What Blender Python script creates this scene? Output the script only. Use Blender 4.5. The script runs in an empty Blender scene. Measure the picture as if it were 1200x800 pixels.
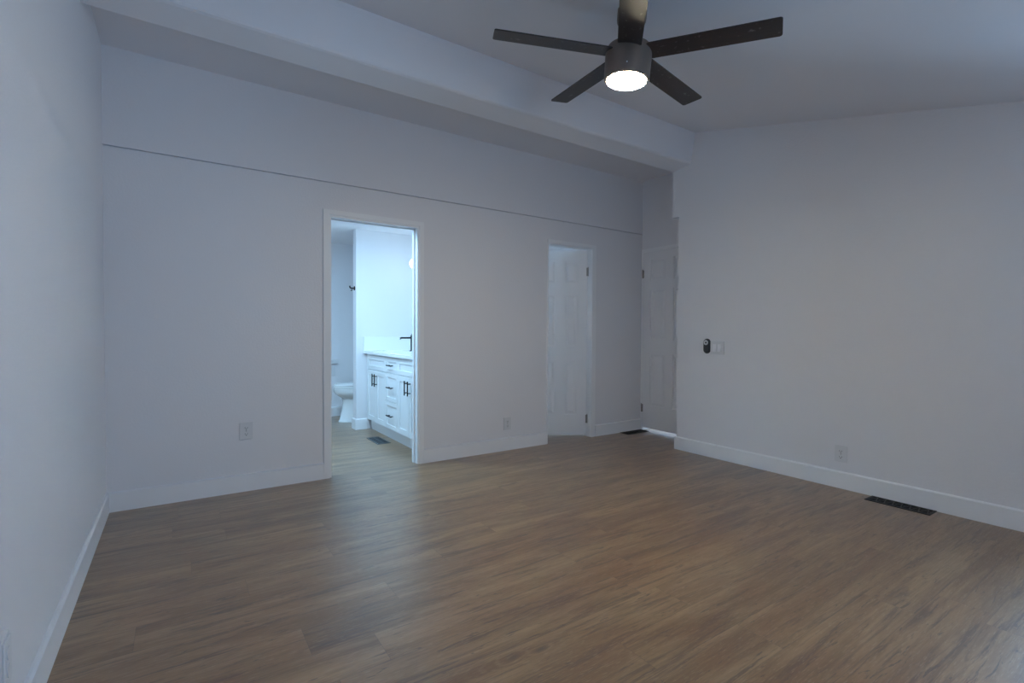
import bpy, bmesh, math
from mathutils import Vector, Matrix

S = bpy.context.scene
COL = S.collection

# ------------------------------------------------------------------ camera
F_PX = 579.5
YAW, PITCH, ROLL = 0.59539, -0.02039, 0.00489
fw = Vector((math.sin(YAW) * math.cos(PITCH), math.cos(YAW) * math.cos(PITCH), math.sin(PITCH)))
rt = Vector((math.cos(YAW), -math.sin(YAW), 0))
up = rt.cross(fw)
rt, up = rt * math.cos(ROLL) + up * math.sin(ROLL), -rt * math.sin(ROLL) + up * math.cos(ROLL)
cd = bpy.data.cameras.new('camera')
cam = bpy.data.objects.new('camera', cd)
COL.objects.link(cam)
cam.matrix_world = Matrix(((rt.x, up.x, -fw.x, 0), (rt.y, up.y, -fw.y, 0), (rt.z, up.z, -fw.z, 1.12), (0, 0, 0, 1)))
cd.sensor_width = 36
cd.lens = 36 * F_PX / 1200
cd.clip_start = 0.02
S.camera = cam

# ------------------------------------------------------------------ world, lights, exposure
S.view_settings.view_transform = 'Standard'
S.view_settings.look = 'None'
S.view_settings.gamma = 1
S.view_settings.use_curve_mapping = False
S.view_settings.exposure = 0.0
S.cycles.use_denoising = True
S.cycles.max_bounces = 14
S.cycles.diffuse_bounces = 8
S.cycles.sample_clamp_indirect = 6

SKY_STRENGTH = 10.0
FAN_EMIT = 212.0
BATH_W = 50.0
VANITY_EMIT = 7.0
CLOSET_W = 13.0
HALL_W = 24.0

w = bpy.data.worlds.new('sky')
S.world = w
w.use_nodes = True
bg = w.node_tree.nodes['Background']
bg.inputs[0].default_value = (0.385, 0.655, 1.0, 1)
bg.inputs[1].default_value = SKY_STRENGTH


def area(name, loc, rot, sx, sy, watts, color, portal=False):
    ld = bpy.data.lights.new(name, 'AREA')
    ld.shape = 'RECTANGLE'
    ld.size, ld.size_y = sx, sy
    ld.energy = watts
    ld.color = color
    o = bpy.data.objects.new(name, ld)
    o.location = loc
    o.rotation_euler = rot
    COL.objects.link(o)
    if portal:
        ld.cycles.is_portal = True
    return o


PI = math.pi
XR_W = 3.967
YR = -0.45                                   # rear wall, behind the camera
WIN = (0.70, 1.40, 1.05, 1.95)               # window in the rear wall
WIN2 = (-0.38, 0.52, 0.45, 1.98)             # window in the right wall, just outside the frame
area('window_daylight', ((WIN[0] + WIN[1]) / 2, YR - 0.12, (WIN[2] + WIN[3]) / 2), (PI / 2, 0, 0),
     WIN[1] - WIN[0], WIN[3] - WIN[2], 1, (1, 1, 1), portal=True)
area('window_daylight_side', (XR_W + 0.12, (WIN2[0] + WIN2[1]) / 2, (WIN2[2] + WIN2[3]) / 2), (0, PI / 2, 0),
     WIN2[3] - WIN2[2], WIN2[1] - WIN2[0], 1, (1, 1, 1), portal=True)
# unseen area lights added to brighten the three rooms behind the doors
area('bathroom_fill_light', (0.85, 4.38, 2.22), (0, 0, 0), 0.45, 0.45, BATH_W, (0.40, 0.72, 1.0))
area('closet_fill_light', (3.45, 4.75, 2.20), (0, 0, 0), 0.30, 0.30, CLOSET_W, (0.50, 0.78, 1.0))
area('hallway_fill_light', (5.1, 3.4, 2.20), (0, 0, 0), 0.30, 0.30, HALL_W, (0.50, 0.76, 1.0))


# ------------------------------------------------------------------ materials
def new_mat(name):
    m = bpy.data.materials.new(name)
    m.use_nodes = True
    nt = m.node_tree
    return m, nt, nt.nodes, nt.links, nt.nodes['Principled BSDF']


def paint(name, col, rough=0.6, bump=0.0, bscale=120, var=0.02, metallic=0.0, spec=0.5):
    m, nt, N, L, b = new_mat(name)
    tc = N.new('ShaderNodeNewGeometry')
    n = N.new('ShaderNodeTexNoise')
    n.inputs['Scale'].default_value = bscale
    n.inputs['Detail'].default_value = 3
    L.new(tc.outputs['Position'], n.inputs['Vector'])
    n2 = N.new('ShaderNodeTexNoise')
    n2.inputs['Scale'].default_value = 1.7
    L.new(tc.outputs['Position'], n2.inputs['Vector'])
    r = N.new('ShaderNodeMapRange')
    r.inputs['To Min'].default_value = 1 - var
    r.inputs['To Max'].default_value = 1 + var
    L.new(n2.outputs['Fac'], r.inputs['Value'])
    mx = N.new('ShaderNodeVectorMath')
    mx.operation = 'SCALE'
    mx.inputs[0].default_value = col
    L.new(r.outputs[0], mx.inputs['Scale'])
    L.new(mx.outputs[0], b.inputs['Base Color'])
    b.inputs['Roughness'].default_value = rough
    b.inputs['Metallic'].default_value = metallic
    b.inputs['Specular IOR Level'].default_value = spec
    if bump:
        bp = N.new('ShaderNodeBump')
        bp.inputs['Strength'].default_value = bump
        bp.inputs['Distance'].default_value = 0.002
        L.new(n.outputs['Fac'], bp.inputs['Height'])
        L.new(bp.outputs[0], b.inputs['Normal'])
    return m


def emitter(name, col, strength):
    m, nt, N, L, b = new_mat(name)
    b.inputs['Base Color'].default_value = (0.8, 0.8, 0.8, 1)
    n = N.new('ShaderNodeTexNoise')
    n.inputs['Scale'].default_value = 2
    r = N.new('ShaderNodeMapRange')
    r.inputs['To Min'].default_value = strength * 0.97
    r.inputs['To Max'].default_value = strength * 1.03
    L.new(n.outputs['Fac'], r.inputs['Value'])
    b.inputs['Emission Color'].default_value = (*col, 1)
    L.new(r.outputs[0], b.inputs['Emission Strength'])
    return m


def wood_floor():
    m, nt, N, L, b = new_mat('oak_vinyl_planks')

    def math_(op, a=None, bb=None, c=None):
        n = N.new('ShaderNodeMath')
        n.operation = op
        for i, v in enumerate((a, bb, c)):
            if v is None:
                continue
            if isinstance(v, (int, float)):
                n.inputs[i].default_value = v
            else:
                L.new(v, n.inputs[i])
        return n.outputs[0]

    def vec(x, y, z=0.0):
        n = N.new('ShaderNodeCombineXYZ')
        for i, v in enumerate((x, y, z)):
            if isinstance(v, (int, float)):
                n.inputs[i].default_value = v
            else:
                L.new(v, n.inputs[i])
        return n.outputs[0]

    def noise(v, scale=1.0, detail=4, rough=0.6, dist=0.0):
        n = N.new('ShaderNodeTexNoise')
        n.inputs['Scale'].default_value = scale
        n.inputs['Detail'].default_value = detail
        n.inputs['Roughness'].default_value = rough
        n.inputs['Distortion'].default_value = dist
        L.new(v, n.inputs['Vector'])
        return n.outputs['Fac']

    def remap(v, a, bb, c=0.0, d=1.0):
        n = N.new('ShaderNodeMapRange')
        n.inputs['From Min'].default_value = a
        n.inputs['From Max'].default_value = bb
        n.inputs['To Min'].default_value = c
        n.inputs['To Max'].default_value = d
        L.new(v, n.inputs['Value'])
        return n.outputs[0]

    def mix(f, a, c, mode='MIX'):
        n = N.new('ShaderNodeMix')
        n.data_type = 'RGBA'
        n.blend_type = mode
        if isinstance(f, float):
            n.inputs[0].default_value = f
        else:
            L.new(f, n.inputs[0])
        for i, v in ((6, a), (7, c)):
            if isinstance(v, tuple):
                n.inputs[i].default_value = (*v, 1)
            else:
                L.new(v, n.inputs[i])
        return n.outputs[2]

    g = N.new('ShaderNodeNewGeometry')
    sp = N.new('ShaderNodeSeparateXYZ')
    L.new(g.outputs['Position'], sp.inputs[0])
    X, Y = sp.outputs[0], sp.outputs[1]
    W, LEN = 0.178, 1.22
    v = math_('DIVIDE', Y, W)
    row = math_('FLOOR', v)
    fv = math_('SUBTRACT', v, row)
    wn = N.new('ShaderNodeTexWhiteNoise')
    wn.noise_dimensions = '1D'
    L.new(row, wn.inputs['W'])
    u = math_('ADD', math_('DIVIDE', X, LEN), wn.outputs['Value'])
    colm = math_('FLOOR', u)
    fu = math_('SUBTRACT', u, colm)
    wp = N.new('ShaderNodeTexWhiteNoise')
    wp.noise_dimensions = '2D'
    L.new(vec(row, colm), wp.inputs['Vector'])
    rnd = wp.outputs['Value']
    off = math_('MULTIPLY', rnd, 37.0)
    # grain coordinates, stretched along the plank, shifted per plank
    gx = math_('ADD', X, off)
    broad = noise(vec(math_('MULTIPLY', gx, 1.1), math_('MULTIPLY', Y, 8.5), off), 1, 5, 0.62, 0.6)
    fine = noise(vec(math_('MULTIPLY', gx, 7.0), math_('MULTIPLY', Y, 130.0), off), 1, 3, 0.6, 0.2)
    streak = noise(vec(math_('MULTIPLY', gx, 1.7), math_('MULTIPLY', Y, 24.0), math_('ADD', off, 9.0)), 1, 5, 0.65, 0.9)
    limed = noise(vec(math_('MULTIPLY', gx, 26.0), math_('MULTIPLY', Y, 260.0), off), 1, 2, 0.5)
    patch = noise(vec(math_('MULTIPLY', gx, 1.8), math_('MULTIPLY', Y, 4.0), math_('ADD', off, 4.0)), 1, 2, 0.5)
    # knots
    vo = N.new('ShaderNodeTexVoronoi')
    vo.inputs['Scale'].default_value = 1.0
    L.new(vec(math_('ADD', math_('MULTIPLY', gx, 1.9), math_('MULTIPLY', broad, 0.25)),
              math_('ADD', math_('MULTIPLY', Y, 5.2), math_('MULTIPLY', streak, 0.35))), vo.inputs['Vector'])
    sc = N.new('ShaderNodeSeparateColor')
    L.new(vo.outputs['Color'], sc.inputs[0])
    has = math_('GREATER_THAN', sc.outputs[0], 0.42)
    knot = math_('MULTIPLY', remap(vo.outputs['Distance'], 0.02, 0.085, 1, 0), has)
    # cathedral figure: rings around the same cells
    ring = math_('SINE', math_('MULTIPLY', math_('ADD', vo.outputs['Distance'], math_('MULTIPLY', broad, 0.35)), 55.0))
    ringm = math_('MULTIPLY', remap(vo.outputs['Distance'], 0.12, 0.5, 1, 0), has)

    base = mix(remap(broad, 0.38, 0.62), (0.175, 0.106, 0.062), (0.450, 0.330, 0.225))
    base = mix(remap(rnd, 0, 1, 0.0, 0.42), base, (0.250, 0.165, 0.105))
    base = mix(remap(patch, 0.45, 0.75, 0.0, 0.45), base, (0.190, 0.120, 0.078))
    base = mix(remap(fine, 0.35, 0.7, 0.0, 0.34), base, (0.130, 0.080, 0.050))
    base = mix(math_('MULTIPLY', remap(ring, 0.2, 1.0), math_('MULTIPLY', ringm, 0.28)), base, (0.42, 0.32, 0.23))
    base = mix(remap(streak, 0.53, 0.64, 0.0, 0.82), base, (0.085, 0.050, 0.033))
    tick = noise(vec(math_('MULTIPLY', gx, 5.5), math_('MULTIPLY', Y, 48.0), math_('ADD', off, 17.0)), 1, 4, 0.7, 1.2)
    base = mix(remap(tick, 0.60, 0.66, 0.0, 0.85), base, (0.060, 0.036, 0.026))
    base = mix(math_('MULTIPLY', remap(limed, 0.58, 0.70), 0.34), base, (0.50, 0.42, 0.33))
    base = mix(math_('MULTIPLY', knot, 0.80), base, (0.040, 0.024, 0.018))
    # plank joints
    jv = math_('MINIMUM', fv, math_('SUBTRACT', 1.0, fv))
    ju = math_('MINIMUM', fu, math_('SUBTRACT', 1.0, fu))
    seam = math_('MAXIMUM', remap(jv, 0.0, 0.011, 1, 0), remap(ju, 0.0, 0.0016, 1, 0))
    base = mix(math_('MULTIPLY', seam, 0.55), base, (0.070, 0.045, 0.032))
    hs = N.new('ShaderNodeHueSaturation')
    L.new(base, hs.inputs['Color'])
    L.new(remap(rnd, 0, 1, 0.79, 0.96), hs.inputs['Value'])
    hs.inputs['Saturation'].default_value = 1.46
    L.new(hs.outputs[0], b.inputs['Base Color'])
    L.new(remap(fine, 0.3, 0.7, 0.34, 0.47), b.inputs['Roughness'])
    b.inputs['Specular IOR Level'].default_value = 1.0
    b.inputs['Coat Weight'].default_value = 1.0
    b.inputs['Coat Roughness'].default_value = 0.38
    bp = N.new('ShaderNodeBump')
    bp.inputs['Strength'].default_value = 0.25
    bp.inputs['Distance'].default_value = 0.0012
    h = math_('SUBTRACT', math_('ADD', fine, math_('MULTIPLY', limed, 0.4)), math_('MULTIPLY', seam, 0.7))
    L.new(h, bp.inputs['Height'])
    L.new(bp.outputs[0], b.inputs['Normal'])
    return m


M = {}
M['wall'] = paint('orange_peel_white_paint', (0.80, 0.780, 0.795), 0.55, 0.7, 80, 0.012)
M['ceil'] = paint('ceiling_white_paint', (0.84, 0.815, 0.83), 0.75, 0.25, 70, 0.012)
M['trim'] = paint('semigloss_trim_white', (0.86, 0.85, 0.86), 0.38, 0.0, 60, 0.01)
M['door'] = paint('door_white', (0.82, 0.81, 0.82), 0.42, 0.05, 200, 0.01)
M['plate'] = paint('plate_white_plastic', (0.72, 0.71, 0.72), 0.35, 0, 50, 0.01)
M['plate_dark'] = paint('socket_slot_dark', (0.05, 0.05, 0.05), 0.5)
M['black'] = paint('black_metal', (0.012, 0.012, 0.013), 0.42, 0, 90, 0.05, 0.6)
M['vent_black'] = paint('vent_black', (0.012, 0.012, 0.012), 0.5, 0.1, 300, 0.05, 0.3)
M['vent_grey'] = paint('vent_grey_metal', (0.17, 0.19, 0.21), 0.4, 0.1, 300, 0.05, 0.6)
M['duct'] = paint('duct_shade', (0.006, 0.006, 0.006), 0.8)
M['steel'] = paint('hinge_steel', (0.28, 0.26, 0.24), 0.35, 0, 90, 0.05, 0.9)
M['bronze'] = paint('fan_brushed_bronze', (0.22, 0.165, 0.135), 0.42, 0.06, 260, 0.10, 0.45)
M['remote'] = paint('remote_black_plastic', (0.010, 0.010, 0.013), 0.35)
M['remote_pad'] = paint('remote_grey_pad', (0.72, 0.72, 0.73), 0.4)
M['cab'] = paint('cabinet_white', (0.80, 0.81, 0.82), 0.4, 0, 50, 0.01)
M['quartz'] = paint('white_quartz', (0.86, 0.86, 0.86), 0.2, 0, 30, 0.02)
M['porcelain'] = paint('porcelain_white', (0.83, 0.83, 0.83), 0.12, 0, 30, 0.005)
M['floor'] = wood_floor()
M['fan_light'] = emitter('fan_light_diffuser', (1.0, 0.91, 0.69), FAN_EMIT)
M['globe'] = emitter('vanity_globe', (0.60, 0.85, 1.0), VANITY_EMIT)


def blade_mat():
    m, nt, N, L, b = new_mat('fan_blade_black_brown')
    tc = N.new('ShaderNodeTexCoord')
    mp = N.new('ShaderNodeMapping')
    mp.inputs['Scale'].default_value = (3, 60, 60)
    L.new(tc.outputs['Object'], mp.inputs[0])
    n = N.new('ShaderNodeTexNoise')
    n.inputs['Scale'].default_value = 1
    n.inputs['Detail'].default_value = 5
    L.new(mp.outputs[0], n.inputs['Vector'])
    cr = N.new('ShaderNodeValToRGB')
    cr.color_ramp.elements[0].color = (0.015, 0.010, 0.009, 1)
    cr.color_ramp.elements[1].color = (0.042, 0.029, 0.026, 1)
    L.new(n.outputs['Fac'], cr.inputs[0])
    # dust scuffs on the underside
    d = N.new('ShaderNodeTexNoise')
    d.inputs['Scale'].default_value = 38
    d.inputs['Detail'].default_value = 6
    L.new(tc.outputs['Object'], d.inputs['Vector'])
    d2 = N.new('ShaderNodeMapRange')
    d2.inputs['From Min'].default_value = 0.62
    d2.inputs['From Max'].default_value = 0.74
    L.new(d.outputs['Fac'], d2.inputs['Value'])
    mx = N.new('ShaderNodeMix')
    mx.data_type = 'RGBA'
    L.new(d2.outputs[0], mx.inputs[0])
    L.new(cr.outputs[0], mx.inputs[6])
    mx.inputs[7].default_value = (0.16, 0.15, 0.145, 1)
    L.new(mx.outputs[2], b.inputs['Base Color'])
    b.inputs['Roughness'].default_value = 0.36
    return m


M['blade'] = blade_mat()


def glass_mat():
    m, nt, N, L, b = new_mat('window_glass')
    t = N.new('ShaderNodeBsdfTransparent')
    gl = N.new('ShaderNodeBsdfGlossy')
    gl.inputs['Roughness'].default_value = 0.02
    fr = N.new('ShaderNodeFresnel')
    fr.inputs[0].default_value = 1.3
    mx = N.new('ShaderNodeMixShader')
    L.new(fr.outputs[0], mx.inputs[0])
    L.new(t.outputs[0], mx.inputs[1])
    L.new(gl.outputs[0], mx.inputs[2])
    L.new(mx.outputs[0], N['Material Output'].inputs['Surface'])
    return m


M['glass'] = glass_mat()


# ------------------------------------------------------------------ mesh helpers
def bx(bm, x0, x1, y0, y1, z0, z1, bev=0.0, seg=2):
    r = bmesh.ops.create_cube(bm, size=1)
    vs = r['verts']
    for v in vs:
        v.co = Vector(((x0 + x1) / 2 + v.co.x * (x1 - x0), (y0 + y1) / 2 + v.co.y * (y1 - y0), (z0 + z1) / 2 + v.co.z * (z1 - z0)))
    if bev:
        es = list({e for v in vs for e in v.link_edges})
        bmesh.ops.bevel(bm, geom=es, offset=bev, segments=seg, profile=0.5, affect='EDGES')


def prism(bm, pts, axis, a, b):
    """closed polygon (2D pts) extruded along axis from a to b"""
    def mk(p, t):
        if axis == 'x':
            return (t, p[0], p[1])
        if axis == 'y':
            return (p[0], t, p[1])
        return (p[0], p[1], t)
    A = [bm.verts.new(mk(p, a)) for p in pts]
    B = [bm.verts.new(mk(p, b)) for p in pts]
    n = len(pts)
    bm.faces.new(A)
    bm.faces.new(B[::-1])
    for i in range(n):
        bm.faces.new((A[i], B[i], B[(i + 1) % n], A[(i + 1) % n]))
    bmesh.ops.recalc_face_normals(bm, faces=bm.faces[:])


def lathe(bm, prof, c=(0, 0, 0), n=48, axis='z', caps=True):
    rings = []
    for r, z in prof:
        ring = []
        for k in range(n):
            t = 2 * PI * k / n
            p = (r * math.cos(t), r * math.sin(t), z)
            if axis == 'x':
                p = (p[2], p[0], p[1])
            elif axis == 'y':
                p = (p[0], p[2], p[1])
            ring.append(bm.verts.new((c[0] + p[0], c[1] + p[1], c[2] + p[2])))
        rings.append(ring)
    for a, b in zip(rings, rings[1:]):
        for k in range(n):
            bm.faces.new((a[k], a[(k + 1) % n], b[(k + 1) % n], b[k]))
    if caps:
        bm.faces.new(rings[0][::-1])
        bm.faces.new(rings[-1])
    bmesh.ops.recalc_face_normals(bm, faces=bm.faces[:])


def tube(bm, pts, r, n=12):
    pts = [Vector(p) for p in pts]
    rings = []
    for i, p in enumerate(pts):
        if i == 0:
            d = pts[1] - p
        elif i == len(pts) - 1:
            d = p - pts[-2]
        else:
            d = (pts[i + 1] - p).normalized() + (p - pts[i - 1]).normalized()
        d.normalize()
        a = Vector((0, 0, 1)) if abs(d.z) < 0.9 else Vector((1, 0, 0))
        u = d.cross(a).normalized()
        v = d.cross(u)
        rings.append([bm.verts.new(p + r * (u * math.cos(2 * PI * k / n) + v * math.sin(2 * PI * k / n))) for k in range(n)])
    for a, b in zip(rings, rings[1:]):
        for k in range(n):
            bm.faces.new((a[k], a[(k + 1) % n], b[(k + 1) % n], b[k]))
    bm.faces.new(rings[0][::-1])
    bm.faces.new(rings[-1])
    bmesh.ops.recalc_face_normals(bm, faces=bm.faces[:])


def obj(name, bm, mat, parent=None, smooth=False, kind=None):
    me = bpy.data.meshes.new(name)
    bm.to_mesh(me)
    bm.free()
    me.materials.append(M[mat] if isinstance(mat, str) else mat)
    if smooth:
        for p in me.polygons:
            p.use_smooth = True
        try:
            me.set_sharp_from_angle(angle=math.radians(40))
        except Exception:
            pass
    o = bpy.data.objects.new(name, me)
    COL.objects.link(o)
    if parent:
        o.parent = parent
    if kind:
        o['kind'] = kind
    return o


def struct(name, bm, mat, parent=None, smooth=False):
    return obj(name, bm, mat, parent, smooth, None if parent else 'structure')


def thing(name, label, cat, loc=(0, 0, 0), rot=(0, 0, 0), group=None):
    o = bpy.data.objects.new(name, None)
    o.empty_display_size = 0.1
    COL.objects.link(o)
    o.location = loc
    o.rotation_euler = rot
    o['label'] = label
    o['category'] = cat
    if group:
        o['group'] = group
    return o


def copy_thing(root, loc, rot, label, group=None):
    def rec(o, par):
        c = o.copy()
        COL.objects.link(c)
        if par:
            c.parent = par
        for ch in list(o.children):
            rec(ch, c)
        return c
    r = rec(root, None)
    r.location = loc
    r.rotation_euler = rot
    r['label'] = label
    if group:
        r['group'] = group
    return r


NB = bmesh.new

# ------------------------------------------------------------------ room constants
XL, XR, YB = -0.365, 3.967, 3.875
YB2 = 3.985           # far side of the back wall
XA = 4.42             # wall of the little recess with the closed door
Z_SEAM = 2.238
CEIL_FAR = 2.83
XBR = 2.36            # bathroom right wall
YF = 6.66             # bathroom far wall
ZB = 2.26             # bathroom ceiling
B1 = (0.950, 1.685, 1.995)   # bathroom opening (x0, x1, head)
B2 = (3.05, 3.64, 2.005)     # closet opening

# ------------------------------------------------------------------ floor and ceilings
bm = NB(); bx(bm, -0.6, 6.0, -0.7, 7.0, -0.12, 0.0)
struct('floor', bm, 'floor')

sl = 0.245
bm = NB()
prism(bm, [(YR - 0.15, 2.96 - sl * (2.86 - (YR - 0.15))), (2.86, 2.96), (2.90, 2.975), (2.90, 3.12), (YR - 0.15, 3.12)], 'x', XL - 0.12, XR + 0.12)
struct('ceiling', bm, 'ceil')
bm = NB(); bx(bm, XL - 0.12, XA + 0.12, 3.00, YB2, CEIL_FAR, CEIL_FAR + 0.2)
struct('ceiling_rear_strip', bm, 'ceil')
# boxed ridge beam with eased edges
bm = NB()
prism(bm, [(2.865, 2.99), (2.868, 2.93), (2.905, 2.700), (2.911, 2.690), (2.924, 2.683), (3.097, 2.657), (3.107, 2.662), (3.108, 2.99)], 'x', XL, XR)
struct('trim_ridge_beam', bm, 'ceil')
for nm, (x0, x1, y0, y1) in {'ceiling_bathroom': (-0.3, XBR + 0.1, YB2, YF + 0.1), 'ceiling_closet': (2.6, 4.5, YB2, 5.6), 'ceiling_hallway': (XA + 0.11, 5.9, 2.6, 4.3)}.items():
    bm = NB(); bx(bm, x0, x1, y0, y1, ZB, ZB + 0.1)
    struct(nm, bm, 'ceil')

# ------------------------------------------------------------------ walls
bm = NB(); bx(bm, XL - 0.12, XL, YR - 0.15, YB2, 0, 3.1)
struct('wall_left', bm, 'wall')
# back wall: lower panels, slightly prouder strip above the seam, both around the two openings
bm = NB()
for x0, x1, z0 in ((XL, B1[0], 0), (B1[1], B2[0], 0), (B2[1], XA + 0.11, 0), (B1[0], B1[1], B1[2]), (B2[0], B2[1], B2[2])):
    bx(bm, x0, x1, YB, YB2, z0, Z_SEAM - 0.014)
bx(bm, XL, XA + 0.11, YB + 0.02, YB2, Z_SEAM - 0.02, Z_SEAM + 0.02)
bx(bm, XL, XA + 0.11, YB - 0.004, YB2, Z_SEAM, 3.1)
struct('wall_back', bm, 'wall')
# right wall, its end at the recess, wider above the seam
bm = NB()
bx(bm, XR, XR + 0.115, WIN2[1], 3.030, 0, 3.1)
bx(bm, XR, XR + 0.115, YR - 0.15, WIN2[0], 0, 3.1)
bx(bm, XR, XR + 0.115, WIN2[0], WIN2[1], 0, WIN2[2])
bx(bm, XR, XR + 0.115, WIN2[0], WIN2[1], WIN2[3], 3.1)
bx(bm, XR, XR + 0.115, 3.030, 3.108, 2.218, 3.1)
bx(bm, XR + 0.115, XA + 0.11, 2.90, 3.00, 0, 3.1)
struct('wall_right', bm, 'wall')
# recess wall around the closed door
DY0, DY1, DZ = 3.095, 3.848, 2.030
bm = NB()
bx(bm, XA, XA + 0.11, 2.95, DY0, 0, 3.1)
bx(bm, XA, XA + 0.11, DY1, YB, 0, 3.1)
bx(bm, XA, XA + 0.11, DY0, DY1, DZ, 3.1)
struct('wall_recess', bm, 'wall')
# rear wall with the window (behind the camera)
bm = NB()
bx(bm, XL, WIN[0], YR - 0.15, YR, 0, 2.3)
bx(bm, WIN[1], XR, YR - 0.15, YR, 0, 2.3)
bx(bm, WIN[0], WIN[1], YR - 0.15, YR, 0, WIN[2])
bx(bm, WIN[0], WIN[1], YR - 0.15, YR, WIN[3], 2.3)
struct('wall_rear', bm, 'wall')
bm = NB()
t = 0.05
bx(bm, WIN[0], WIN[1], YR - 0.10, YR - 0.04, WIN[2], WIN[2] + t)
bx(bm, WIN[0], WIN[1], YR - 0.10, YR - 0.04, WIN[3] - t, WIN[3])
bx(bm, WIN[0], WIN[0] + t, YR - 0.10, YR - 0.04, WIN[2], WIN[3])
bx(bm, WIN[1] - t, WIN[1], YR - 0.10, YR - 0.04, WIN[2], WIN[3])
xm = (WIN[0] + WIN[1]) / 2
bx(bm, xm - 0.03, xm + 0.03, YR - 0.10, YR - 0.04, WIN[2], WIN[3])
wn = struct('window_1', bm, 'trim')
bm = NB(); bx(bm, WIN[0] + 0.04, WIN[1] - 0.04, YR - 0.073, YR - 0.069, WIN[2] + 0.04, WIN[3] - 0.04)
obj('pane', bm, 'glass', wn)

bm = NB()
xa, xb = XR + 0.035, XR + 0.09
ya, yb, za, zb = WIN2
bx(bm, xa, xb, ya, yb, za, za + t)
bx(bm, xa, xb, ya, yb, zb - t, zb)
bx(bm, xa, xb, ya, ya + t, za, zb)
bx(bm, xa, xb, yb - t, yb, za, zb)
bx(bm, xa, xb, ya, yb, (za + zb) / 2 - 0.02, (za + zb) / 2 + 0.02)
wn = struct('window_2', bm, 'trim')
bm = NB(); bx(bm, XR + 0.060, XR + 0.064, ya + 0.04, yb - 0.04, za + 0.04, zb - 0.04)
obj('pane', bm, 'glass', wn)

# bathroom, closet and hallway shells
bm = NB()
bx(bm, -0.30, -0.20, YB2, YF, 0, ZB)
struct('wall_bathroom_left', bm, 'wall')
bm = NB(); bx(bm, -0.30, XBR, YF, YF + 0.1, 0, ZB)
struct('wall_bathroom_far', bm, 'wall')
bm = NB(); bx(bm, XBR, XBR + 0.1, YB2, YF + 0.1, 0, ZB)
struct('wall_bathroom_right', bm, 'wall')
PX0, PY0, PY1 = 1.672, 5.60, 5.715
bm = NB(); bx(bm, PX0, XBR, PY0, PY1, 0, ZB)
struct('wall_bathroom_partition', bm, 'wall')
bm = NB()
bx(bm, 2.6, 2.7, YB2, 5.5, 0, ZB); bx(bm, 2.6, 4.5, 5.5, 5.6, 0, ZB); bx(bm, 4.4, 4.5, YB2, 5.5, 0, ZB)
struct('wall_closet', bm, 'wall')
bm = NB()
bx(bm, 5.8, 5.9, 2.6, 4.3, 0, ZB); bx(bm, XA + 0.11, 5.8, 2.6, 2.7, 0, ZB); bx(bm, XA + 0.11, 5.8, 4.2, 4.3, 0, ZB)
struct('wall_hallway', bm, 'wall')


# ------------------------------------------------------------------ baseboards
BH, BT = 0.122, 0.015


def board_profile(s=1):
    return [(0, 0), (BT * s, 0), (BT * s, BH - 0.008), (BT * 0.45 * s, BH), (0, BH)]


def base_y(name, x0, x1, y, s=-1, h=None, parent=None):      # runs along X, face towards s*Y
    bm = NB()
    prism(bm, [(y + p[0], p[1]) for p in board_profile(s)], 'x', x0, x1)
    return struct(name, bm, 'trim', parent)


def base_x(name, y0, y1, x, s):
    bm = NB()
    prism(bm, [(x + p[0], p[1]) for p in board_profile(s)], 'y', y0, y1)
    return struct(name, bm, 'trim')


base_x('baseboard_left', YR, YB, XL, 1)
base_y('baseboard_back', XL + BT, B1[0] - 0.041, YB)
base_y('baseboard_back_middle', B1[1] + 0.036, B2[0] - 0.010, YB)
base_y('baseboard_back_right', B2[1] + 0.06, XA, YB)
bm = NB()
prism(bm, [(XR + p[0], p[1]) for p in board_profile(-1)], 'y', YR, 3.030 + BT)
prism(bm, [(3.0294 + p[0], p[1]) for p in board_profile(1)], 'x', XR - BT + 0.0006, XR + 0.115)
struct('baseboard_right', bm, 'trim')
bm = NB()
prism(bm, [(PY0 + p[0], p[1]) for p in board_profile(-1)], 'x', PX0 - BT + 0.0006, 1.79)
prism(bm, [(PX0 + p[0], p[1]) for p in board_profile(-1)], 'y', PY0 - BT + 0.0008, PY1 + BT)
struct('baseboard_bathroom_partition', bm, 'trim')
base_y('baseboard_bathroom_far', -0.2, XBR, YF)

# ------------------------------------------------------------------ door frames
# bathroom doorway: jamb boards and thin casing
bm = NB()
x0, x1, hz = B1
bx(bm, x0, x0 + 0.018, YB - 0.004, YB2 + 0.004, 0, hz - 0.018)
bx(bm, x1 - 0.018, x1, YB - 0.004, YB2 + 0.004, 0, hz - 0.018)
bx(bm, x0, x1, YB - 0.004, YB2 + 0.004, hz - 0.018, hz)
bx(bm, x0 - 0.040, x0 + 0.002, YB - 0.014, YB, 0, hz - 0.002)
bx(bm, x1 - 0.002, x1 + 0.035, YB - 0.014, YB, 0, hz - 0.002)
bx(bm, x0 - 0.040, x1 + 0.035, YB - 0.014, YB, hz - 0.002, hz + 0.034)
# door stop strip
bx(bm, x1 - 0.028, x1 - 0.018, YB + 0.05, YB + 0.085, 0, hz - 0.018)
bx(bm, x0 + 0.018, x1 - 0.018, YB + 0.05, YB + 0.085, hz - 0.028, hz - 0.018)
fr = struct('trim_1', bm, 'trim')
bm = NB(); bx(bm, x0 + 0.016, x0 + 0.020, YB - 0.002, YB + 0.012, 0.015, 0.05, 0.001)
obj('strike_plate', bm, 'trim', fr)

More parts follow.
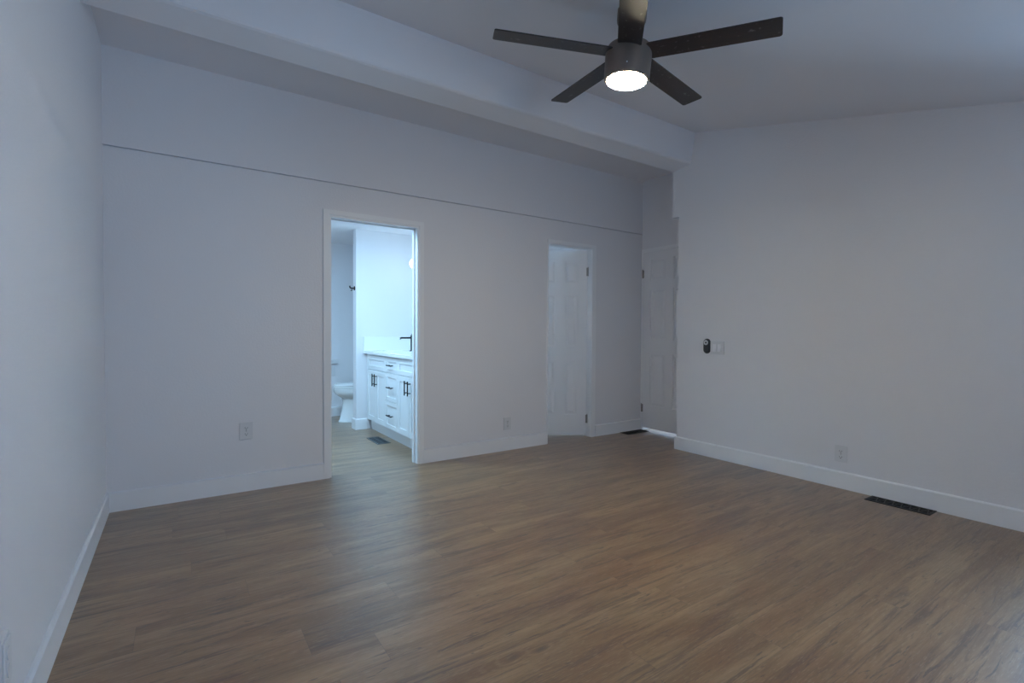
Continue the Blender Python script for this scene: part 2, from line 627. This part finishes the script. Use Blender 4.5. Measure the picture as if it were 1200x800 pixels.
bm = NB()
x0, x1, hz = B2
bx(bm, x0, x0 + 0.012, YB + 0.002, YB2, 0, hz - 0.012)
bx(bm, x1 - 0.004, x1 + 0.012, YB - 0.003, YB2, 0, hz)
bx(bm, x0, x1, YB + 0.002, YB2, hz - 0.012, hz + 0.002)
bx(bm, x0 - 0.008, x0 + 0.002, YB - 0.006, YB, 0, hz - 0.002)
bx(bm, x1, x1 + 0.055, YB - 0.012, YB, 0, hz - 0.002)
bx(bm, x0 - 0.008, x1 + 0.055, YB - 0.012, YB, hz - 0.002, hz + 0.03)
struct('trim_2', bm, 'trim')

bm = NB()
bx(bm, XA - 0.012, XA, DY1 - 0.006, YB - 0.004, 0, DZ - 0.006)
bx(bm, XA - 0.012, XA, DY0 - 0.045, DY0 + 0.006, 0, DZ - 0.006)
bx(bm, XA - 0.012, XA, DY0 - 0.045, YB - 0.004, DZ - 0.006, DZ + 0.03)
bx(bm, XA, XA + 0.11, DY1 - 0.010, DY1, 0, DZ - 0.01)
bx(bm, XA, XA + 0.11, DY0, DY0 + 0.010, 0, DZ - 0.01)
bx(bm, XA, XA + 0.11, DY0, DY1, DZ - 0.012, DZ)
struct('trim_3', bm, 'trim')


# ------------------------------------------------------------------ six-panel doors
def panel_door(name, w_, h_, stile, mull, rows, T=0.035):
    """leaf from x=0 (hinge) to x=w_, y in [-T, 0], z from 0"""
    bm = NB()
    d = 0.010
    pw = (w_ - 2 * stile - mull) / 2
    bx(bm, 0.002, w_ - 0.002, -T + d, -d, 0.002, h_ - 0.002)
    for s in (0, 1):
        y0, y1 = ((-T, -T + d + 0.001) if s == 0 else (-d - 0.001, 0))
        for a, b in ((0, stile), (stile + pw, stile + pw + mull), (w_ - stile, w_)):
            bx(bm, a, b, y0, y1, 0, h_)
        zs = [0.0]
        for r0, r1 in rows:
            zs += [r0, r1]
        zs.append(h_)
        for k in range(0, len(zs), 2):
            for a in (stile, stile + pw + mull):
                bx(bm, a, a + pw, y0, y1, zs[k], zs[k + 1])
        for r0, r1 in rows:
            for a in (stile, stile + pw + mull):
                g = 0.028
                yy0, yy1 = ((-T + 0.001, -T + d + 0.001) if s == 0 else (-d - 0.001, -0.001))
                # raised field with a sloping border
                r = bmesh.ops.create_cube(bm, size=1)
                for v in r['verts']:
                    outer = (v.co.y < 0) == (s == 0)
                    gg = g + 0.010 if outer else g * 0.45
                    v.co = Vector((a + gg if v.co.x < 0 else a + pw - gg, (yy0 if v.co.y < 0 else yy1), r0 + gg if v.co.z < 0 else r1 - gg))
    o = struct(name, bm, 'door')
    return o


def knob(parent, x, z, T=0.035, mat='black'):
    bm = NB()
    for s in (-1, 1):
        y = -T if s < 0 else 0
        lathe(bm, [(0.030, 0), (0.030, s * 0.006), (0.012, s * 0.010), (0.011, s * 0.030), (0.024, s * 0.040), (0.027, s * 0.052), (0.020, s * 0.062), (0.004, s * 0.065)], (x, y, z), 24, 'y')
    return obj('door_handle', bm, mat, parent, True)


def hinge(parent, x, y, z, mat='steel'):
    bm = NB()
    lathe(bm, [(0.0055, -0.045), (0.0055, 0.045)], (x, y, z), 12)
    lathe(bm, [(0.003, 0.045), (0.0045, 0.048), (0.002, 0.053)], (x, y, z), 12)
    bx(bm, x - 0.002, x + 0.018, y + 0.001, y + 0.0035, z - 0.044, z + 0.044)
    return obj('hinge', bm, mat, parent)


ROWS = [(0.255, 0.845), (0.990, 1.560), (1.655, 1.895)]
# closet door: hinged at the right jamb, swung 33 degrees into the closet
d1 = panel_door('door_1', 0.575, 1.965, 0.105, 0.095, [(0.215, 0.80), (0.93, 1.50), (1.61, 1.855)])
d1.location = (B2[1] - 0.010, YB + 0.055, 0.018)
d1.rotation_euler = (0, 0, math.radians(180 - 33))
for z in (0.17, 1.74):
    hinge(d1, -0.006, 0.006, z)
knob(d1, 0.52, 0.93)
# closed door of the recess, hinged beside the back wall
d2 = panel_door('door_2', 0.735, 1.981, 0.112, 0.100, ROWS)
d2.location = (XA + 0.012, DY1 - 0.012, 0.036)
d2.rotation_euler = (0, 0, math.radians(-90))
for z in (0.22, 1.74):
    hinge(d2, -0.002, -0.040, z)
knob(d2, 0.675, 0.90)

# ------------------------------------------------------------------ ceiling fan
FC = Vector((1.825, 1.697, 2.467))
n_ = Vector((0.035, -0.074, 1)).normalized()
ex = Vector((1, 0, -0.035)).normalized()
ey = n_.cross(ex)
fan = thing('ceiling_fan', 'dark bronze five-blade ceiling fan with a lit round lamp under its hub', 'ceiling fan')
fan.matrix_world = Matrix(((ex.x, ey.x, n_.x, FC.x), (ex.y, ey.y, n_.y, FC.y), (ex.z, ey.z, n_.z, FC.z), (0, 0, 0, 1)))
bm = NB()
lathe(bm, [(0.100, -0.126), (0.107, -0.122), (0.109, -0.110), (0.111, -0.02), (0.110, 0.012), (0.102, 0.030), (0.060, 0.042), (0.030, 0.046)], n=64)
obj('motor_housing', bm, 'bronze', fan, True)
bm = NB()
lathe(bm, [(0.030, 0.044), (0.032, 0.055), (0.016, 0.062), (0.013, 0.07), (0.013, 0.150)], n=32)
obj('downrod', bm, 'bronze', fan, True)
bm = NB()
lathe(bm, [(0.022, 0.120), (0.055, 0.128), (0.068, 0.150), (0.070, 0.165), (0.070, 0.232)], n=48)
obj('canopy', bm, 'bronze', fan, True)
bm = NB()
lathe(bm, [(0.004, -0.146), (0.050, -0.143), (0.080, -0.137), (0.0945, -0.130), (0.096, -0.124)], n=64)
obj('lamp_diffuser', bm, 'fan_light', fan, True)
A0 = 2.679
for k in range(5):
    th = A0 - math.radians(72) * k
    bm = NB()
    # rounded plank blade along local x
    W2, R0, R1, T = 0.0575, 0.085, 0.660, 0.006
    pts = []
    rc = 0.012
    for cx_, cy_, a0 in ((R1 - rc, W2 - rc, 0), (R1 - rc, -(W2 - rc), -90)):
        seg = [(cx_ + rc * math.cos(math.radians(a)), cy_ + rc * math.sin(math.radians(a))) for a in ((90, 67, 45, 22, 0) if a0 == 0 else (0, -22, -45, -67, -90))]
        pts += seg
    pts += [(R0 + 0.02, -W2 * 0.97), (R0, -W2 * 0.80), (R0, W2 * 0.80), (R0 + 0.02, W2 * 0.97)]
    prism(bm, pts, 'z', -T / 2, T / 2)
    bl = obj('blade', bm, 'blade', fan)
    bl.rotation_euler = (Matrix.Rotation(th, 3, 'Z') @ Matrix.Rotation(math.radians(-8), 3, 'X')).to_euler()
bm = NB(); lathe(bm, [(0.0035, 0), (0.0035, -0.002), (0.001, -0.003)], (0, 0, 0), 12, 'y')
s_ = obj('hub_dot', bm, 'plate', fan)  # small white dot on the housing, on the side facing the camera
_a = math.atan2(-FC.y, -FC.x)
s_.location = (0.1105 * math.cos(_a), 0.1105 * math.sin(_a), -0.088)
s_.rotation_euler = (0, 0, _a + PI / 2)


# ------------------------------------------------------------------ wall outlets and switch
def make_outlet(label, loc, rot, w_=0.082, h_=0.118):
    """plate faces local -Y, back on y = 0"""
    t = thing('wall_outlet', label, 'outlet', loc, rot, 'duplex wall outlets')
    bm = NB()
    bx(bm, -w_ / 2, w_ / 2, -0.0085, 0, -h_ / 2, h_ / 2, 0.0025)
    obj('cover_plate', bm, 'plate', t)
    for s in (-1, 1):
        bm = NB()
        lathe(bm, [(0.0165, 0), (0.0165, -0.0025)], (0, -0.0080, s * 0.021), 24, 'y')
        so = obj('socket', bm, 'plate', t)
        bm = NB()
        bx(bm, -0.0085, -0.0060, -0.0112, -0.0103, s * 0.021 - 0.003, s * 0.021 + 0.006)
        bx(bm, 0.0060, 0.0085, -0.0112, -0.0103, s * 0.021 - 0.003, s * 0.021 + 0.005)
        bx(bm, -0.003, 0.003, -0.0112, -0.0103, s * 0.021 - 0.011, s * 0.021 - 0.006)
        obj('slot', bm, 'plate_dark', so)
    bm = NB(); lathe(bm, [(0.0035, 0), (0.003, -0.0012)], (0, -0.0083, 0), 12, 'y')
    obj('screw', bm, 'steel', t)
    return t


o1 = make_outlet('white duplex outlet on the back wall left of the bathroom doorway', (0.393, YB, 0.420), (0, 0, 0))
copy_thing(o1, (2.573, YB, 0.252), (0, 0, 0), 'white duplex outlet on the back wall between the two doorways')
copy_thing(o1, (XR, 1.607, 0.248), (0, 0, -PI / 2), 'white duplex outlet low on the right wall near the black floor vent')
# boxy outlet on the left wall at the picture edge
t = thing('outlet_box', 'white surface-mounted outlet box low on the left wall, cut by the frame', 'outlet box', (XL, 1.640, 0.325), (0, 0, PI / 2))
bm = NB(); bx(bm, -0.037, 0.037, -0.020, 0, -0.064, 0.064, 0.003)
obj('housing', bm, 'plate', t)
bm = NB(); bx(bm, -0.029, 0.029, -0.0255, -0.019, -0.056, 0.056, 0.002)
fp = obj('cover_plate', bm, 'plate', t)
for s in (-1, 1):
    bm = NB(); lathe(bm, [(0.0165, 0), (0.0165, -0.0025)], (0, -0.0252, s * 0.021), 24, 'y')
    obj('socket', bm, 'plate', fp)

t = thing('light_switch', 'white double rocker switch plate beside the black fan remote', 'light switch', (XR, 2.606, 0.982), (0, 0, -PI / 2))
bm = NB(); bx(bm, -0.066, 0.066, -0.009, 0, -0.058, 0.058, 0.0025)
obj('cover_plate', bm, 'plate', t)
for s in (-1, 1):
    bm = NB()
    c = s * 0.023
    prism(bm, [(-0.008, -0.033), (-0.0175, -0.031), (-0.011, 0.0), (-0.0125, 0.033), (-0.008, 0.033)], 'x', c - 0.016, c + 0.016)
    obj('rocker', bm, 'trim', t)

t = thing('fan_remote', 'small black capsule-shaped remote with a round grey button on the right wall', 'remote', (XR, 2.708, 0.996), (0, 0, -PI / 2))


def capsule(bm, hw, hh, y0, y1, n=10, inset=0.004):
    def ring(a, b, y):
        pts = []
        for i in range(n + 1):
            th = PI * i / n
            pts.append((a * math.cos(th), y, (b - a) + a * math.sin(th)))
        for i in range(n + 1):
            th = PI + PI * i / n
            pts.append((a * math.cos(th), y, -(b - a) + a * math.sin(th)))
        return [bm.verts.new(p) for p in pts]
    R = [ring(hw, hh, y0), ring(hw, hh, y1 + inset), ring(hw - inset, hh - inset, y1)]
    m = len(R[0])
    for a, b in zip(R, R[1:]):
        for i in range(m):
            bm.faces.new((a[i], a[(i + 1) % m], b[(i + 1) % m], b[i]))
    bm.faces.new(R[0]); bm.faces.new(R[-1])
    bmesh.ops.recalc_face_normals(bm, faces=bm.faces[:])


bm = NB(); capsule(bm, 0.033, 0.067, 0, -0.012)
obj('wall_cradle', bm, 'remote', t, True)
bm = NB(); capsule(bm, 0.029, 0.062, -0.010, -0.022)
rb = obj('remote_body', bm, 'remote', t, True)
bm = NB(); lathe(bm, [(0.022, 0), (0.022, -0.002), (0.020, -0.003), (0.009, -0.003)], (0, -0.0215, 0.032), 32, 'y')
pad = obj('button_ring', bm, 'remote_pad', rb, True)
bm = NB(); lathe(bm, [(0.0085, 0), (0.0085, -0.0015), (0.007, -0.002)], (0, -0.0240, 0.032), 24, 'y')
obj('centre_button', bm, 'remote', pad, True)


# ------------------------------------------------------------------ floor vents
def floor_vent(label, loc, rotz, L_, W_, mat, n=14):
    t = thing('floor_vent', label, 'floor vent', loc, (0, 0, rotz), 'metal floor vents')
    bm = NB()
    e = 0.016
    h = 0.005
    bx(bm, -L_ / 2, L_ / 2, -W_ / 2, -W_ / 2 + e, 0.0005, h, 0.0015)
    bx(bm, -L_ / 2, L_ / 2, W_ / 2 - e, W_ / 2, 0.0005, h, 0.0015)
    bx(bm, -L_ / 2, -L_ / 2 + e, -W_ / 2 + e * 0.9, W_ / 2 - e * 0.9, 0.0005, h, 0.0015)
    bx(bm, L_ / 2 - e, L_ / 2, -W_ / 2 + e * 0.9, W_ / 2 - e * 0.9, 0.0005, h, 0.0015)
    obj('frame', bm, mat, t)
    bm = NB(); bx(bm, -L_ / 2 + e * 0.8, L_ / 2 - e * 0.8, -W_ / 2 + e * 0.8, W_ / 2 - e * 0.8, 0.0003, 0.0012)
    obj('duct_shade_sheet', bm, 'duct', t)  # near-black sheet on the floor, painted shade in place of a real duct
    bm = NB()
    ix, iy = L_ / 2 - e, W_ / 2 - e
    for k in range(n):
        c = -ix + (k + 0.5) * 2 * ix / n
        sh = 0.010 if k % 2 else -0.010
        prism(bm, [(c - 0.003 - sh, -iy), (c + 0.003 - sh, -iy), (c + 0.003 + sh, iy), (c - 0.003 + sh, iy)], 'z', 0.001, 0.0042)
    bx(bm, -ix, ix, -0.003, 0.003, 0.001, 0.0046)
    obj('louvre_grille', bm, mat, t)
    return t


floor_vent('long black floor vent against the right wall baseboard', (3.885, 1.230, 0), PI / 2, 0.352, 0.128, 'vent_black')
floor_vent('black floor vent in the recess by the closed door', (4.235, 3.795, 0), 0, 0.335, 0.122, 'vent_black')
floor_vent('grey floor vent on the bathroom floor before the vanity', (1.693, 4.920, 0), PI / 2, 0.352, 0.135, 'vent_grey')

# ------------------------------------------------------------------ bathroom vanity
CX = 1.775           # plane of door faces
CY0, CY1 = 4.02, 5.585
CT = 0.862
van = thing('vanity_cabinet', 'white shaker vanity cabinet with black bar pulls in the bathroom', 'cabinet')
bm = NB()
bx(bm, CX + 0.020, XBR - 0.002, CY0, CY1, 0.115, 0.74)
for a in ((CX + 0.020, 1.855, CY0, CY1), (2.185, XBR - 0.002, CY0, CY1), (1.855, 2.185, CY0, 4.93), (1.855, 2.185, 5.40, CY1)):
    bx(bm, a[0], a[1], a[2], a[3], 0.74, CT)
obj('body', bm, 'cab', van)
bm = NB(); bx(bm, CX + 0.065, XBR - 0.002, CY0 + 0.0, CY1, 0.0, 0.115)
obj('toe_kick', bm, 'cab', van)


def shaker(name, y0, y1, z0, z1, rail=0.055, parent=van):
    bm = NB()
    g = 0.002
    y0 += g; y1 -= g; z0 += g; z1 -= g
    bx(bm, CX + 0.008, CX + 0.020, y0, y1, z0, z1)
    for a in ((y0, y0 + rail, z0, z1), (y1 - rail, y1, z0, z1), (y0 + rail * 0.98, y1 - rail * 0.98, z0, z0 + rail), (y0 + rail * 0.98, y1 - rail * 0.98, z1 - rail, z1)):
        bx(bm, CX, CX + 0.010, a[0], a[1], a[2], a[3], 0.0012, 1)
    return obj(name, bm, 'cab', parent)


def pull(parent, y, z, vertical, L_=0.135):
    bm = NB()
    x = CX - 0.030
    if vertical:
        tube(bm, [(x, y, z - L_ / 2), (x, y, z + L_ / 2)], 0.0062)
        for s in (-1, 1):
            tube(bm, [(x, y, z + s * L_ * 0.32), (CX, y, z + s * L_ * 0.32)], 0.005)
    else:
        tube(bm, [(x, y - L_ / 2, z), (x, y + L_ / 2, z)], 0.0062)
        for s in (-1, 1):
            tube(bm, [(x, y + s * L_ * 0.32, z), (CX, y + s * L_ * 0.32, z)], 0.005)
    o = obj('bar_handle', bm, 'black', parent, True)
    return o


ZM = 0.692
for (a, b) in ((4.945, 5.535), (4.035, 4.605)):
    m_ = (a + b) / 2
    shaker('false_front', a, b, ZM, CT - 0.012, 0.045)
    dl = shaker('cabinet_door', a, m_, 0.125, ZM)
    dr = shaker('cabinet_door', m_, b, 0.125, ZM)
    pull(dl, m_ - 0.036, ZM - 0.105, True)
    pull(dr, m_ + 0.036, ZM - 0.105, True)
for z0, z1 in ((ZM, CT - 0.012), (0.405, ZM), (0.125, 0.405)):
    dw = shaker('drawer', 4.605, 4.945, z0, z1, 0.042)
    pull(dw, 4.775, (z0 + z1) / 2, False)

ctp = thing('countertop', 'white quartz countertop with backsplash on the bathroom vanity', 'countertop')
bm = NB()
# slab with a rectangular cut for the basin
bx0, bx1, by0, by1 = 1.87, 2.17, 4.95, 5.38
zc0, zc1 = CT, 0.892
for a in ((1.752, bx0, CY0, PY0), (bx1, XBR, CY0, PY0), (bx0, bx1, CY0, by0), (bx0, bx1, by1, PY0)):
    bx(bm, a[0], a[1], a[2], a[3], zc0, zc1)
obj('counter_slab', bm, 'quartz', ctp)
bm = NB()
bx(bm, 1.754, XBR, PY0 - 0.020, PY0, zc1, 1.052, 0.002)
obj('side_splash', bm, 'quartz', ctp)
bm = NB()
bx(bm, XBR - 0.020, XBR, CY0, PY0 - 0.020, zc1, 1.052, 0.002)
obj('back_splash', bm, 'quartz', ctp)

bm = NB()
n = 32
rings = []
cxs, cys = (bx0 + bx1) / 2, (by0 + by1) / 2
for sx, z in ((1.06, zc1 + 0.0005), (1.06, zc1 + 0.008), (1.0, zc1 + 0.012), (0.93, zc1 + 0.006), (0.88, 0.84), (0.75, 0.785), (0.4, 0.765), (0.05, 0.762)):
    ring = []
    for k in range(n):
        th = 2 * PI * k / n
        c, s = math.cos(th), math.sin(th)
        e = 0.5
        px = abs(c) ** e * (1 if c >= 0 else -1) * (bx1 - bx0) / 2 * sx
        py = abs(s) ** e * (1 if s >= 0 else -1) * (by1 - by0) / 2 * sx
        ring.append(bm.verts.new((cxs + px, cys + py, z)))
    rings.append(ring)
for a, b in zip(rings, rings[1:]):
    for k in range(n):
        bm.faces.new((a[k], a[(k + 1) % n], b[(k + 1) % n], b[k]))
bm.faces.new(rings[-1])
bmesh.ops.recalc_face_normals(bm, faces=bm.faces[:])
snk = obj('sink_basin', bm, 'porcelain', None, True)
snk['label'] = 'white rectangular sink basin set in the bathroom countertop'
snk['category'] = 'sink'

fc = thing('faucet', 'black single-post faucet with a horizontal spout on the vanity counter', 'faucet', (2.172, 5.205, zc1 + 0.0005))
bm = NB()
lathe(bm, [(0.026, 0), (0.026, 0.006), (0.016, 0.010), (0.014, 0.012), (0.014, 0.175), (0.011, 0.180)], n=24)
obj('post', bm, 'black', fc, True)
bm = NB(); tube(bm, [(0, 0, 0.150), (-0.12, 0, 0.150), (-0.133, 0, 0.146), (-0.137, 0, 0.134)], 0.010)
obj('spout', bm, 'black', fc, True)
bm = NB(); tube(bm, [(0, 0, 0.178), (0, 0, 0.190), (0.045, 0, 0.198)], 0.006)
obj('lever', bm, 'black', fc, True)

# vanity wall light with globes
vl = thing('vanity_light', 'lit globe vanity light on the bathroom wall above the counter', 'wall lamp', (XBR, 4.93, 2.005))
bm = NB(); bx(bm, -0.030, -0.0005, -0.40, 0.40, -0.045, 0.045, 0.006)
obj('backplate', bm, 'black', vl)
for dy in (-0.33, 0.0, 0.33):
    bm = NB(); tube(bm, [(-0.03, dy, 0.0), (-0.11, dy, 0.0), (-0.13, dy, -0.01), (-0.13, dy, -0.04)], 0.009)
    arm = obj('lamp_arm', bm, 'black', vl, True)
    bm = NB()
    prof = [(0.004, -0.185)] + [(0.058 * math.sin(a), -0.125 - 0.060 * math.cos(a)) for a in [PI * i / 12 for i in range(1, 11)]] + [(0.030, -0.066), (0.026, -0.045)]
    lathe(bm, prof, (-0.13, dy, 0), 32)
    obj('globe_shade', bm, 'globe', arm, True)

# robe hook on the end of the partition
hk = thing('robe_hook', 'small black robe hook on the bathroom partition above the toilet', 'hook', (PX0, 5.655, 1.600))
bm = NB(); lathe(bm, [(0.024, 0), (0.024, -0.006), (0.020, -0.008)], (0, 0, 0), 20, 'x')
obj('base_plate', bm, 'black', hk, True)
bm = NB(); tube(bm, [(-0.006, 0, 0), (-0.040, 0, 0), (-0.052, 0, 0.006), (-0.056, 0, 0.026)], 0.008)
tube(bm, [(-0.020, 0, 0), (-0.030, 0, -0.022), (-0.044, 0, -0.028)], 0.006)
obj('prong', bm, 'black', hk, True)

# white ledge on the far wall
lg = thing('wall_ledge', 'small white ledge on the far bathroom wall left of the toilet', 'ledge', (1.50, YF, 0.72))
bm = NB(); bx(bm, -0.24, 0.235, -0.060, 0, -0.030, 0.030, 0.006)
obj('shelf_top', bm, 'plate', lg)
bm = NB(); bx(bm, -0.22, 0.215, -0.018, 0, -0.190, -0.030, 0.003)
obj('apron', bm, 'plate', lg)

# ------------------------------------------------------------------ toilet (faces -X)
TY = 6.17
toi = thing('toilet', 'white toilet with closed lid behind the bathroom partition', 'toilet', (XBR, TY, 0))


def egg(bm, specs, n=40, capb=True, capt=True):
    """specs: (z, x_front, x_back, half_width)"""
    R = []
    for z, xf, xb, hw in specs:
        xc = xb + (xf - xb) * 0.42
        ring = []
        for k in range(n):
            th = 2 * PI * k / n
            c, s = math.cos(th), math.sin(th)
            if c >= 0:
                x = xc + (xf - xc) * (c ** 0.92)
            else:
                x = xc + (xb - xc) * (abs(c) ** 0.6)
            yv = hw * (abs(s) ** 0.85) * (1 if s >= 0 else -1)
            ring.append(bm.verts.new((x, yv, z)))
        R.append(ring)
    for a, b in zip(R, R[1:]):
        for k in range(n):
            bm.faces.new((a[k], a[(k + 1) % n], b[(k + 1) % n], b[k]))
    if capb:
        bm.faces.new(R[0][::-1])
    if capt:
        bm.faces.new(R[-1])
    bmesh.ops.recalc_face_normals(bm, faces=bm.faces[:])


bm = NB()
egg(bm, [(0.0, -0.735, -0.10, 0.125), (0.012, -0.738, -0.10, 0.127), (0.03, -0.722, -0.10, 0.118), (0.15, -0.690, -0.11, 0.105), (0.24, -0.680, -0.12, 0.108), (0.285, -0.695, -0.12, 0.125)])
obj('pedestal', bm, 'porcelain', toi, True)
bm = NB()
egg(bm, [(0.275, -0.670, -0.13, 0.118), (0.310, -0.720, -0.14, 0.150), (0.345, -0.765, -0.15, 0.172), (0.375, -0.785, -0.15, 0.182), (0.415, -0.790, -0.15, 0.185), (0.422, -0.782, -0.16, 0.180)])
obj('bowl', bm, 'porcelain', toi, True)
bm = NB()
egg(bm, [(0.424, -0.785, -0.20, 0.182), (0.427, -0.792, -0.20, 0.186), (0.442, -0.792, -0.20, 0.186), (0.446, -0.786, -0.20, 0.182)])
obj('seat', bm, 'porcelain', toi, True)
bm = NB()
egg(bm, [(0.449, -0.782, -0.19, 0.180), (0.453, -0.788, -0.19, 0.185), (0.466, -0.780, -0.19, 0.182), (0.476, -0.735, -0.22, 0.150), (0.480, -0.62, -0.30, 0.09)])
obj('lid', bm, 'porcelain', toi, True)
bm = NB(); bx(bm, -0.215, -0.012, -0.215, 0.215, 0.415, 0.775, 0.022, 3)
obj('tank', bm, 'porcelain', toi, True)
bm = NB(); bx(bm, -0.228, -0.004, -0.228, 0.228, 0.776, 0.812, 0.010, 3)
obj('tank_lid', bm, 'porcelain', toi, True)
bm = NB(); tube(bm, [(-0.215, -0.14, 0.70), (-0.235, -0.14, 0.70), (-0.240, -0.13, 0.70), (-0.240, -0.07, 0.694)], 0.006)
obj('flush_lever', bm, 'steel', toi, True)
